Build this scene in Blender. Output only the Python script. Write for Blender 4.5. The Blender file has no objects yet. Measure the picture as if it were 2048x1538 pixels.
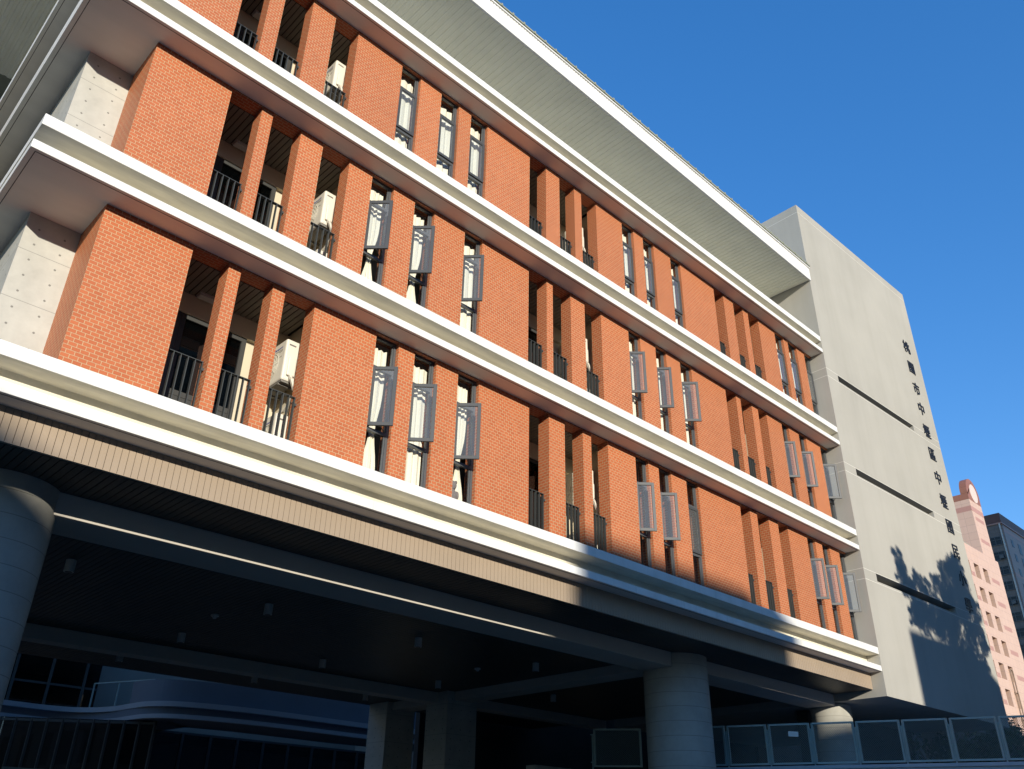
import bpy, bmesh, math, random
from mathutils import Vector, Matrix
random.seed(7)
S = bpy.context.scene
C = S.collection
ZO = 1.7                       # eye height above the ground; all z below are relative to the eye until lifted at the end

# ------------------------------------------------------------------ camera
cam = bpy.data.objects.new('camera', bpy.data.cameras.new('camera'))
C.objects.link(cam)
cam.data.lens = 30.115
cam.data.sensor_width = 36
cam.data.clip_end = 3000
R = ((0.71816016, -0.34712348, -0.60311796), (-0.69568417, -0.33769177, -0.63402508), (0.01641702, 0.87491117, -0.48400509))
cam.matrix_world = Matrix.Translation((0, 0, ZO)) @ Matrix(R).to_4x4()
S.camera = cam

# ------------------------------------------------------------------ sky and sun
SUN = Vector((-.73, -1.577, .402)).normalized()      # towards the sun
EL = math.asin(SUN.z)
AZ = math.atan2(SUN.x, SUN.y)
w = bpy.data.worlds.new('World')
S.world = w
w.use_nodes = True
nt = w.node_tree
sky = nt.nodes.new('ShaderNodeTexSky')
sky.sky_type = 'NISHITA'
sky.sun_disc = False
sky.sun_elevation = EL
sky.sun_rotation = AZ
sky.air_density = 1.0
sky.dust_density = 0.0
sky.ozone_density = 3.0
gm = nt.nodes.new('ShaderNodeGamma')                 # a clear, deep blue afternoon sky
gm.inputs[1].default_value = 0.7
hs = nt.nodes.new('ShaderNodeHueSaturation')
hs.inputs['Hue'].default_value = 0.515
hs.inputs['Saturation'].default_value = 1.5
hs.inputs['Value'].default_value = 2.3
nt.links.new(sky.outputs[0], gm.inputs[0])
nt.links.new(gm.outputs[0], hs.inputs['Color'])
nt.links.new(hs.outputs[0], nt.nodes['Background'].inputs[0])
nt.nodes['Background'].inputs[1].default_value = 0.15
sl = bpy.data.lights.new('sun', 'SUN')
sl.energy = 5.0
sl.angle = math.radians(.5)
sl.color = (1.0, .93, .79)
so = bpy.data.objects.new('sun', sl)
C.objects.link(so)
so.rotation_euler = SUN.to_track_quat('Z', 'Y').to_euler()
S.view_settings.view_transform = 'Standard'
S.view_settings.look = 'None'
S.view_settings.exposure = 0.12

# ------------------------------------------------------------------ materials
def nm(name, base, rough=.7, spec=.3, metal=0.0):
    m = bpy.data.materials.new(name)
    m.use_nodes = True
    b = m.node_tree.nodes['Principled BSDF']
    b.inputs['Base Color'].default_value = (*base, 1)
    b.inputs['Roughness'].default_value = rough
    b.inputs['Specular IOR Level'].default_value = spec
    b.inputs['Metallic'].default_value = metal
    return m, m.node_tree, b

def noisy(name, base, rough=.7, amt=.12, scale=3, spec=.3, stretch=(1, 1, 1), bump=0, bscale=60, metal=0, detail=6, streak=0):
    m, t, b = nm(name, base, rough, spec, metal)
    N, L = t.nodes, t.links
    tc = N.new('ShaderNodeTexCoord')
    mp = N.new('ShaderNodeMapping'); mp.inputs['Scale'].default_value = stretch
    L.new(tc.outputs['Object'], mp.inputs[0])
    n = N.new('ShaderNodeTexNoise'); n.inputs['Scale'].default_value = scale; n.inputs['Detail'].default_value = detail
    L.new(mp.outputs[0], n.inputs['Vector'])
    r = N.new('ShaderNodeValToRGB')
    r.color_ramp.elements[0].position = .3; r.color_ramp.elements[1].position = .7
    r.color_ramp.elements[0].color = (*[c * (1 - amt) for c in base], 1)
    r.color_ramp.elements[1].color = (*[min(1, c * (1 + amt * .6)) for c in base], 1)
    L.new(n.outputs[0], r.inputs[0]); out = r.outputs[0]
    if streak:                                                            # rain streaks and grime
        m3 = N.new('ShaderNodeMapping'); m3.inputs['Scale'].default_value = (1.6, 1.6, .10); L.new(tc.outputs['Object'], m3.inputs[0])
        n3 = N.new('ShaderNodeTexNoise'); n3.inputs['Scale'].default_value = 1.0; n3.inputs['Detail'].default_value = 7; n3.inputs['Roughness'].default_value = .7; L.new(m3.outputs[0], n3.inputs['Vector'])
        r3 = N.new('ShaderNodeValToRGB'); r3.color_ramp.elements[0].position = .34; r3.color_ramp.elements[1].position = .56
        r3.color_ramp.elements[0].color = (1 - streak, 1 - streak, 1 - streak * 1.15, 1); r3.color_ramp.elements[1].color = (1, 1, 1, 1)
        L.new(n3.outputs[0], r3.inputs[0])
        mx = N.new('ShaderNodeMix'); mx.data_type = 'RGBA'; mx.blend_type = 'MULTIPLY'; mx.inputs[0].default_value = 1
        L.new(out, mx.inputs[6]); L.new(r3.outputs[0], mx.inputs[7]); out = mx.outputs[2]
    L.new(out, b.inputs['Base Color'])
    if bump:
        n2 = N.new('ShaderNodeTexNoise'); n2.inputs['Scale'].default_value = bscale; n2.inputs['Detail'].default_value = 4
        L.new(tc.outputs['Object'], n2.inputs['Vector'])
        bp = N.new('ShaderNodeBump'); bp.inputs['Strength'].default_value = bump; bp.inputs['Distance'].default_value = .01
        L.new(n2.outputs[0], bp.inputs['Height']); L.new(bp.outputs[0], b.inputs['Normal'])
    return m

def planar_uv(t, top_y=False):
    """(along the face, up) from object coordinates, picked by the face's direction"""
    N, L = t.nodes, t.links
    tc = N.new('ShaderNodeTexCoord'); sx = N.new('ShaderNodeSeparateXYZ'); L.new(tc.outputs['Object'], sx.inputs[0])
    ge = N.new('ShaderNodeNewGeometry'); sn = N.new('ShaderNodeSeparateXYZ'); L.new(ge.outputs['Normal'], sn.inputs[0])
    def absgt(out):
        a = N.new('ShaderNodeMath'); a.operation = 'ABSOLUTE'; L.new(out, a.inputs[0])
        g = N.new('ShaderNodeMath'); g.operation = 'GREATER_THAN'; g.inputs[1].default_value = .6; L.new(a.outputs[0], g.inputs[0])
        return g.outputs[0]
    mu = N.new('ShaderNodeMix'); mu.data_type = 'FLOAT'
    L.new(absgt(sn.outputs['X']), mu.inputs[0]); L.new(sx.outputs['X'], mu.inputs[2]); L.new(sx.outputs['Y'], mu.inputs[3])
    mv = N.new('ShaderNodeMix'); mv.data_type = 'FLOAT'
    L.new(absgt(sn.outputs['Z']), mv.inputs[0]); L.new(sx.outputs['Z'], mv.inputs[2]); L.new(sx.outputs['Y'], mv.inputs[3])
    cb = N.new('ShaderNodeCombineXYZ'); L.new(mu.outputs[0], cb.inputs[0]); L.new(mv.outputs[0], cb.inputs[1])
    return tc, cb

def brick_mat(name, c1, c2, mortar, bw, rh, ms, offset=.5, rough=.6, bump=.5, spec=.3, var=.1, dist=.004):
    m, t, b = nm(name, c1, rough, spec)
    N, L = t.nodes, t.links
    tc, cb = planar_uv(t)
    br = N.new('ShaderNodeTexBrick'); br.offset = offset
    br.inputs['Scale'].default_value = 1
    br.inputs['Brick Width'].default_value = bw; br.inputs['Row Height'].default_value = rh
    br.inputs['Mortar Size'].default_value = ms; br.inputs['Mortar Smooth'].default_value = .15
    br.inputs['Color1'].default_value = (*c1, 1); br.inputs['Color2'].default_value = (*c2, 1); br.inputs['Mortar'].default_value = (*mortar, 1)
    L.new(cb.outputs[0], br.inputs['Vector'])
    n = N.new('ShaderNodeTexNoise'); n.inputs['Scale'].default_value = 1.3; n.inputs['Detail'].default_value = 5
    L.new(tc.outputs['Object'], n.inputs['Vector'])
    mr = N.new('ShaderNodeMapRange'); mr.inputs[3].default_value = 1 - var; mr.inputs[4].default_value = 1 + var
    L.new(n.outputs[0], mr.inputs[0])
    mx = N.new('ShaderNodeMix'); mx.data_type = 'RGBA'; mx.blend_type = 'MULTIPLY'; mx.inputs[0].default_value = 1
    oi = N.new('ShaderNodeObjectInfo'); m2 = N.new('ShaderNodeMapRange'); m2.inputs[3].default_value = 1 - var * .5; m2.inputs[4].default_value = 1 + var * .5
    L.new(oi.outputs['Random'], m2.inputs[0])
    mm = N.new('ShaderNodeMath'); mm.operation = 'MULTIPLY'; L.new(mr.outputs[0], mm.inputs[0]); L.new(m2.outputs[0], mm.inputs[1])
    L.new(br.outputs['Color'], mx.inputs[6]); L.new(mm.outputs[0], mx.inputs[7])
    L.new(mx.outputs[2], b.inputs['Base Color'])
    if bump:
        bp = N.new('ShaderNodeBump'); bp.invert = True; bp.inputs['Strength'].default_value = bump; bp.inputs['Distance'].default_value = dist
        L.new(br.outputs['Fac'], bp.inputs['Height']); L.new(bp.outputs[0], b.inputs['Normal'])
    return m

def glass_mat(name, tint, refl=.12, rough=.01, dust_haze=0):
    m = bpy.data.materials.new(name); m.use_nodes = True
    t = m.node_tree; N, L = t.nodes, t.links
    for n in list(N): N.remove(n)
    o = N.new('ShaderNodeOutputMaterial'); mx = N.new('ShaderNodeMixShader')
    tr = N.new('ShaderNodeBsdfTransparent'); tr.inputs[0].default_value = (*tint, 1)
    gl = N.new('ShaderNodeBsdfGlossy'); gl.inputs['Roughness'].default_value = rough
    lw = N.new('ShaderNodeLayerWeight'); lw.inputs[0].default_value = .5
    fr = N.new('ShaderNodeMath'); fr.operation = 'POWER'; fr.inputs[1].default_value = 4.5; L.new(lw.outputs['Facing'], fr.inputs[0])
    ad = N.new('ShaderNodeMath'); ad.operation = 'ADD'; ad.inputs[1].default_value = refl; ad.use_clamp = True
    L.new(fr.outputs[0], ad.inputs[0]); L.new(ad.outputs[0], mx.inputs[0])
    L.new(tr.outputs[0], mx.inputs[1]); L.new(gl.outputs[0], mx.inputs[2])
    if dust_haze:                                                              # pale diffuse share paints in the dusty, sky-reflecting haze
        df = N.new('ShaderNodeBsdfDiffuse'); df.inputs[0].default_value = (.72, .72, .70, 1)
        m2 = N.new('ShaderNodeMixShader'); m2.inputs[0].default_value = dust_haze
        L.new(mx.outputs[0], m2.inputs[1]); L.new(df.outputs[0], m2.inputs[2]); L.new(m2.outputs[0], o.inputs[0])
    else: L.new(mx.outputs[0], o.inputs[0])
    return m

def concrete_mat(name, base, px, pz, ox, oz, rad=.03, lines=True):
    """fair-faced concrete with form-tie holes and shutter joints"""
    m, t, b = nm(name, base, .75, .25)
    N, L = t.nodes, t.links
    tc, cb = planar_uv(t)
    n = N.new('ShaderNodeTexNoise'); n.inputs['Scale'].default_value = 2.2; n.inputs['Detail'].default_value = 8; n.inputs['Roughness'].default_value = .65
    L.new(tc.outputs['Object'], n.inputs['Vector'])
    r = N.new('ShaderNodeValToRGB'); r.color_ramp.elements[0].position = .3; r.color_ramp.elements[1].position = .72
    r.color_ramp.elements[0].color = (*[c * .84 for c in base], 1); r.color_ramp.elements[1].color = (*[c * 1.07 for c in base], 1)
    L.new(n.outputs[0], r.inputs[0])
    sp = N.new('ShaderNodeSeparateXYZ'); L.new(cb.outputs[0], sp.inputs[0])
    def cell(out, p, o):
        a = N.new('ShaderNodeMath'); a.operation = 'ADD'; a.inputs[1].default_value = o; L.new(out, a.inputs[0])
        f = N.new('ShaderNodeMath'); f.operation = 'PINGPONG'; f.inputs[1].default_value = p / 2; L.new(a.outputs[0], f.inputs[0])
        return f.outputs[0]
    u = cell(sp.outputs[0], px, ox); v = cell(sp.outputs[1], pz, oz)
    c2 = N.new('ShaderNodeCombineXYZ'); L.new(u, c2.inputs[0]); L.new(v, c2.inputs[1])
    ln = N.new('ShaderNodeVectorMath'); ln.operation = 'LENGTH'; L.new(c2.outputs[0], ln.inputs[0])
    lt = N.new('ShaderNodeMath'); lt.operation = 'LESS_THAN'; lt.inputs[1].default_value = rad; L.new(ln.outputs['Value'], lt.inputs[0])
    mx = N.new('ShaderNodeMix'); mx.data_type = 'RGBA'; mx.inputs[7].default_value = (*[c * .42 for c in base], 1)
    L.new(lt.outputs[0], mx.inputs[0]); L.new(r.outputs[0], mx.inputs[6])
    out = mx.outputs[2]
    if lines:
        v2 = cell(sp.outputs[1], pz * 3, oz + pz * .5)
        l2 = N.new('ShaderNodeMath'); l2.operation = 'LESS_THAN'; l2.inputs[1].default_value = .006; L.new(v2, l2.inputs[0])
        m2 = N.new('ShaderNodeMix'); m2.data_type = 'RGBA'; m2.inputs[7].default_value = (*[c * .6 for c in base], 1)
        L.new(l2.outputs[0], m2.inputs[0]); L.new(out, m2.inputs[6]); out = m2.outputs[2]
    L.new(out, b.inputs['Base Color'])
    return m

def leaf_mat(name, a, c):
    m, t, b = nm(name, a, .55, .3)
    N, L = t.nodes, t.links
    oi = N.new('ShaderNodeTexCoord'); n = N.new('ShaderNodeTexNoise'); n.inputs['Scale'].default_value = 2.5
    L.new(oi.outputs['Object'], n.inputs['Vector'])
    r = N.new('ShaderNodeValToRGB'); r.color_ramp.elements[0].position = .35; r.color_ramp.elements[1].position = .65
    r.color_ramp.elements[0].color = (*a, 1); r.color_ramp.elements[1].color = (*c, 1)
    L.new(n.outputs[0], r.inputs[0]); L.new(r.outputs[0], b.inputs['Base Color'])
    return m

M = {}
M['brick'] = brick_mat('brick', (.52, .150, .057), (.455, .124, .047), (.62, .47, .28), .128, .069, .0044, var=.10, bump=1, dist=.009)
M['white'] = noisy('white_paint', (.80, .79, .76), .55, .05, 1.2, stretch=(.6, .6, 4), streak=.12)
M['cream'] = noisy('cream_paint', (.74, .69, .56), .65, .16, 2.4, stretch=(.5, 3, 1), detail=9)
M['soffit'] = noisy('soffit_paint', (.80, .77, .71), .7, .08, 1.0, stretch=(.4, 2, 1))
M['dirt'] = noisy('weathered_ledge_top', (.17, .16, .14), .9, .2, 1.5)
M['groove'] = nm('drip_groove', (.10, .08, .07), .9)[0]
M['concrete'] = concrete_mat('fair_faced_concrete', (.50, .49, .44), .40, .30, .2, .12, rad=.019)
M['column'] = concrete_mat('column_concrete', (.40, .385, .34), 50, .115, 0, 0, rad=0)
M['darkwall'] = noisy('dark_back_wall', (.07, .07, .07), .9, .2, .8)
M['beam'] = noisy('beam_paint', (.52, .48, .42), .7, .05, 1.0)
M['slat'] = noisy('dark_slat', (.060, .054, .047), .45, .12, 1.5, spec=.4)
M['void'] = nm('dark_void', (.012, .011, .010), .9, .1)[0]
M['clad'] = noisy('tan_cladding', (.37, .29, .215), .45, .05, 1.2, spec=.35)
M['rib'] = noisy('olive_sheet', (.86, .85, .70), .45, .06, 1.3, spec=.4)
M['tile'] = noisy('olive_roof_sheet', (.30, .31, .23), .45, .10, 2)
M['stucco'] = noisy('grey_render', (.42, .402, .36), .85, .08, .4, streak=.05, bump=.25, bscale=70, spec=.2)
M['joint'] = nm('pale_joint', (.66, .64, .58), .7)[0]
M['metal'] = noisy('dark_grey_metal', (.085, .09, .095), .38, .06, 2, spec=.5)
M['sash'] = noisy('grey_sash_metal', (.062, .065, .068), .5, .05, 2, spec=.4)
M['rail'] = noisy('railing_metal', (.060, .064, .062), .40, .08, 3, spec=.5)
M['glass'] = glass_mat('window_glass', (.95, .96, .96), .01)
M['sglass'] = glass_mat('sash_glass', (.93, .95, .96), .03, dust_haze=.055)
M['dglass'] = glass_mat('dark_glass', (.20, .23, .26), .06)
M['inside'] = nm('interior_wall', (.30, .29, .26), .9)[0]
M['wallc'] = noisy('corridor_wall', (.62, .55, .41), .8, .05, 1.5)
M['door'] = noisy('door_metal', (.06, .06, .058), .45, .1, 2)
M['lamp'] = nm('lamp_cover', (.55, .54, .50), .5)[0]
M['ac'] = noisy('ac_casing', (.74, .70, .60), .4, .03, 2)
M['acgrey'] = nm('ac_underside', (.20, .19, .17), .6)[0]
M['ink'] = nm('blue_ink', (.05, .06, .25), .6)[0]
M['ink2'] = nm('grey_ink', (.18, .17, .15), .6)[0]
M['letter'] = nm('black_letter', (.012, .014, .022), .45, .4)[0]
M['asphalt'] = noisy('asphalt', (.22, .19, .155), .9, .2, 2)
M['fence'] = noisy('galvanised_green', (.30, .38, .36), .45, .08, 3, spec=.4)
M['mesh'] = nm('expanded_mesh', (.17, .21, .20), .5)[0]
M['deck'] = noisy('deck_concrete', (.42, .45, .48), .8, .1, 1.5)
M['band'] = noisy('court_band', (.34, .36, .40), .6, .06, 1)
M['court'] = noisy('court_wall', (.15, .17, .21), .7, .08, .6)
M['street'] = noisy('street_facade', (.26, .24, .21), .9, .15, .5)
M['bark'] = noisy('bark', (.10, .075, .05), .9, .3, 6)
M['leaf'] = leaf_mat('leaf', (.045, .085, .022), (.09, .14, .035))
M['leafd'] = leaf_mat('shrub_leaf', (.03, .06, .018), (.07, .11, .03))
M['pink'] = brick_mat('pink_tile', (.62, .42, .325), (.60, .405, .31), (.36, .24, .21), 1.15, 1.02, .012, offset=0, rough=.4, bump=0, var=.04)
M['pinkd'] = noisy('rose_tile', (.47, .25, .20), .4, .04, .6)
M['brownt'] = brick_mat('brown_tile', (.30, .13, .085), (.28, .12, .08), (.17, .07, .05), 1.2, .9, .012, offset=0, rough=.4, bump=0, var=.05)
M['disc'] = noisy('cream_disc', (.68, .54, .47), .4, .03, .5)
M['dkt'] = brick_mat('grey_tile', (.20, .17, .15), (.185, .155, .14), (.11, .09, .08), 1.1, .8, .02, offset=0, rough=.6, bump=0, var=.25)
M['dkt2'] = brick_mat('mauve_tile', (.40, .31, .28), (.38, .295, .27), (.25, .22, .26), 1.1, .8, .015, offset=0, rough=.5, bump=0, var=.08)
M['maroon'] = noisy('maroon_tile', (.15, .07, .055), .5, .15, .6)
M['dwin'] = nm('dark_pane', (.02, .025, .028), .3, .35)[0]
M['plush'] = noisy('grey_plush', (.24, .21, .20), .95, .15, 30)
cu, t, b = nm('curtain_cloth', (.88, .82, .68), .9, .1)
b.inputs['Sheen Weight'].default_value = .1
M['curtain'] = cu

# ------------------------------------------------------------------ mesh helpers
class MB:
    def __init__(s): s.v = []; s.f = []; s.m = []
    def add(s, vs, fs, mi=0):
        o = len(s.v); s.v += [tuple(v) for v in vs]; s.f += [tuple(i + o for i in f) for f in fs]; s.m += [mi] * len(fs); return s
    def box(s, x0, x1, y0, y1, z0, z1, mi=0):
        vs = [(x, y, z) for z in (z0, z1) for y in (y0, y1) for x in (x0, x1)]
        return s.add(vs, [(0, 2, 3, 1), (4, 5, 7, 6), (0, 1, 5, 4), (1, 3, 7, 5), (3, 2, 6, 7), (2, 0, 4, 6)], mi)
    def bar(s, a, b, w, h, mi=0, up=(0, 0, 1)):
        a, b = Vector(a), Vector(b); d = (b - a).normalized(); u = Vector(up)
        if abs(d.dot(u)) > .99: u = Vector((0, 1, 0))
        r = d.cross(u).normalized(); u = r.cross(d)
        vs = [p + r * i * w / 2 + u * j * h / 2 for p in (a, b) for j in (-1, 1) for i in (-1, 1)]
        return s.add(vs, [(0, 1, 3, 2), (4, 6, 7, 5), (0, 4, 5, 1), (1, 5, 7, 3), (3, 7, 6, 2), (2, 6, 4, 0)], mi)
    def cyl(s, c, r, z0, z1, n=24, mi=0, r1=None, cap=True):
        r1 = r if r1 is None else r1
        vs = [(c[0] + math.cos(2 * math.pi * i / n) * q, c[1] + math.sin(2 * math.pi * i / n) * q, z) for q, z in ((r, z0), (r1, z1)) for i in range(n)]
        fs = [(i, (i + 1) % n, n + (i + 1) % n, n + i) for i in range(n)]
        if cap: fs += [tuple(range(n))[::-1], tuple(range(n, 2 * n))]
        return s.add(vs, fs, mi)
    def prism(s, pts, y0, y1, mi=0):
        """outline in x,z pushed along y"""
        n = len(pts)
        vs = [(x, y0, z) for x, z in pts] + [(x, y1, z) for x, z in pts]
        return s.add(vs, [tuple(range(n)), tuple(range(2 * n - 1, n - 1, -1))] + [(i, n + i, n + (i + 1) % n, (i + 1) % n) for i in range(n)], mi)
    def flat(s, pts, z0, z1, mi=0):
        """outline in x,y pushed along z"""
        n = len(pts)
        vs = [(x, y, z0) for x, y in pts] + [(x, y, z1) for x, y in pts]
        return s.add(vs, [tuple(range(n))[::-1], tuple(range(n, 2 * n))] + [(i, (i + 1) % n, n + (i + 1) % n, n + i) for i in range(n)], mi)
    def xf(s, mat, start=0):
        s.v[start:] = [tuple(mat @ Vector(v)) for v in s.v[start:]]; return s

WO = {}
def link(o, parent, org):
    C.objects.link(o); org = Vector(org)
    if parent: o.parent = parent; o.location = org - WO[parent.name]
    else: o.location = org
    WO[o.name] = org
    return o
def tag(o, label=None, cat=None, group=None, kind=None):
    for k, v in (('label', label), ('category', cat), ('group', group), ('kind', kind)):
        if v: o[k] = v
    return o
def thing(name, org, label, cat, group=None):
    return tag(link(bpy.data.objects.new(name, None), None, org), label, cat, group)
def part(name, mb, mats, parent=None, org=None, smooth=False, bevel=0, label=None):
    if not isinstance(mats, (list, tuple)): mats = [mats]
    if org is None: org = [min(v[i] for v in mb.v) for i in range(3)]
    me = bpy.data.meshes.new(name)
    me.from_pydata([(v[0] - org[0], v[1] - org[1], v[2] - org[2]) for v in mb.v], [], mb.f)
    for m in mats: me.materials.append(m)
    for p, i in zip(me.polygons, mb.m): p.material_index = i; p.use_smooth = smooth
    bm = bmesh.new(); bm.from_mesh(me); bmesh.ops.recalc_face_normals(bm, faces=bm.faces)
    bm.to_mesh(me); bm.free()
    o = link(bpy.data.objects.new(name, me), parent, org)
    if bevel:
        bv = o.modifiers.new('bevel', 'BEVEL'); bv.width = bevel; bv.segments = 2; bv.limit_method = 'ANGLE'
    if smooth:
        o.modifiers.new('split', 'EDGE_SPLIT').split_angle = math.radians(35)
    if label: o['label'] = label
    return o

# ------------------------------------------------------------------ ground
g = MB().add([(-1500, -1500, -1.7), (1500, -1500, -1.7), (1500, 1500, -1.7), (-1500, 1500, -1.7)], [(0, 1, 2, 3)])
tag(part('ground', g, M['asphalt'], org=(0, 0, -1.7)), kind='structure')

# ------------------------------------------------------------------ school building
YU, YB, YP = 11.762, 12.2445, 12.585
XL, XR = 1.33, 27.14
ROWS = {'bottom': (5.941, -.211, -.552, -.718), 'middle': (9.775, -.2135, -.537, -.6946), 'top': (13.575, -.2135, -.537, -.6946), 'roof': (17.3625, -.2135, -.537, -.6946)}
PIERS = {
 'bottom': [(2.615, 4.10), (4.77, 5.0), (5.64, 5.89), (6.52, 7.94), (8.50, 8.90), (9.48, 10.07), (10.67, 12.20), (12.85, 13.38), (14.02, 14.32), (14.95, 16.02), (16.55, 16.98), (17.51, 18.19), (18.74, 20.79), (21.30, 21.68), (22.32, 22.84), (23.41, 24.56), (25.07, 25.50), (25.99, 26.63)],
 'middle': [(2.615, 4.10), (4.75, 4.99), (5.63, 6.15), (6.81, 7.40), (7.98, 8.56), (9.13, 10.04), (10.60, 12.15), (12.79, 13.01), (13.68, 14.22), (14.88, 16.03), (16.55, 17.24), (17.74, 18.40), (18.97, 20.74), (21.32, 21.57), (22.22, 22.58), (23.10, 24.02), (24.48, 25.12), (25.61, 26.57)],
 'top': [(2.615, 3.86), (4.41, 4.73), (5.37, 5.95), (6.57, 7.84), (8.41, 9.06), (9.64, 10.04), (10.61, 12.15), (12.78, 13.31), (13.92, 14.21), (14.85, 16.01), (16.56, 17.01), (17.54, 18.38), (18.91, 20.74), (21.30, 21.88), (22.47, 22.79), (23.45, 24.51), (25.11, 25.41), (26.03, 26.57)]}
school = thing('school_building', (XL, YU, -1.7), 'orange brick school wing with white ledges over an open dark undercroft', 'building')

# ledges: an upper fascia, a recess and a lower fascia on every floor line
for k, (zt, ub, lt, lb) in ROWS.items():
    yback = 24.0
    inx, iny = (.42, .42) if k == 'bottom' else (.42, .50)
    led = part('ledge', MB().box(XL + inx, XR - .003, YU + iny, yback, zt + lb + .002, zt - .06), M['cream'], school)
    a = MB().box(XL, XR - .004, YU, yback, zt + ub, zt)
    uf = part('upper_fascia', a, [M['white'], M['cream'], M['dirt']], led, bevel=.008)
    for p in uf.data.polygons:
        if p.normal.z < -.9: p.material_index = 1
        if p.normal.z > .9 and k != 'roof': p.material_index = 2
    b = MB().box(XL - .03, XR - .004, YU, yback, zt + lb, zt + lt)
    lo = part('lower_fascia', b, [M['white'], M['soffit'], M['groove']], led, bevel=.008)
    for p in lo.data.polygons:
        if p.normal.z < -.9: p.material_index = 1
    gz = zt + lb - .002
    gr = MB().box(XL + .05, XR - .01, YU + .065, YU + .079, gz, gz + .01).box(XL + .05, XL + .062, YU + .08, yback, gz, gz + .01)
    rng = random.Random(len(k))
    for x in [XL + 1.2 + i * 1.8 for i in range(14)]:                      # joints between fascia panels
        gr.box(x, x + .008, YU - .0025, YU + .02, zt + lb + .004, zt + lt - .004, 1)
    part('panel_joint', gr, [M['groove'], M['joint']], led)

# brick piers, lintel strips, windows, balconies
ROWWORD = {'bottom': 'lowest', 'middle': 'middle', 'top': 'highest'}
MODWORD = ['left-hand', 'middle', 'right-hand']
NTH = ['first', 'second', 'third']
def ceil_z(row):
    up = {'bottom': 'middle', 'middle': 'top', 'top': 'roof'}[row]
    return ROWS[up][0] + ROWS[up][3]
OPEN = {('bottom', 0, 0), ('bottom', 0, 1), ('bottom', 0, 2), ('bottom', 1, 0), ('bottom', 1, 1), ('bottom', 2, 0), ('bottom', 2, 1), ('bottom', 2, 2)} | {('middle', m, i) for m in range(3) for i in range(3)}

def make_curtain(x0, x1, z0, z1, style, seed):
    r = random.Random(seed)
    mb = MB(); y = 12.50
    if style == 'tied':
        xs = [x0 + (x1 - x0) * .15, x0 + (x1 - x0) * .85]
    elif style == 'half':
        xs = [x0 + .01, x0 + (x1 - x0) * .55]
    else:
        xs = [x0 + .01, x1 - .01]
    n, rows = 56, 14
    ph = r.random() * 6; fold = r.uniform(8.5, 12) * (x1 - x0) / .55
    vs = []
    for j in range(rows + 1):
        t = j / rows; z = z1 + (z0 - z1) * t
        k = 1
        if style == 'tied':                                               # gathered by a band two thirds of the way down
            k = 1 - .72 * math.exp(-((t - .62) / .16) ** 2)
        c = (xs[0] + xs[1]) / 2; hw = (xs[1] - xs[0]) / 2
        for i in range(n + 1):
            s = i / n; x = c + (2 * s - 1) * hw * k
            amp = .021 * (.75 + .35 * t) 
            yy = y + amp * math.sin(ph + s * fold * 2 + .25 * math.sin(3 * t + i * .2)) + .008 * math.sin(ph * 2 + s * 31)
            dz = -.018 * abs(math.sin(ph + s * fold)) if j == 0 else 0
            vs.append((x, yy, z + dz))
    fs = [(j * (n + 1) + i, j * (n + 1) + i + 1, (j + 1) * (n + 1) + i + 1, (j + 1) * (n + 1) + i) for j in range(rows) for i in range(n)]
    return mb.add(vs, fs)

def frame_rect(mb, x0, x1, z0, z1, y0, y1, w, mi=0):
    mb.box(x0, x0 + w, y0, y1, z0, z1, mi); mb.box(x1 - w, x1, y0, y1, z0, z1, mi)
    mb.box(x0 + w, x1 - w, y0, y1, z1 - w, z1, mi); mb.box(x0 + w, x1 - w, y0, y1, z0, z0 + w, mi)

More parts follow.
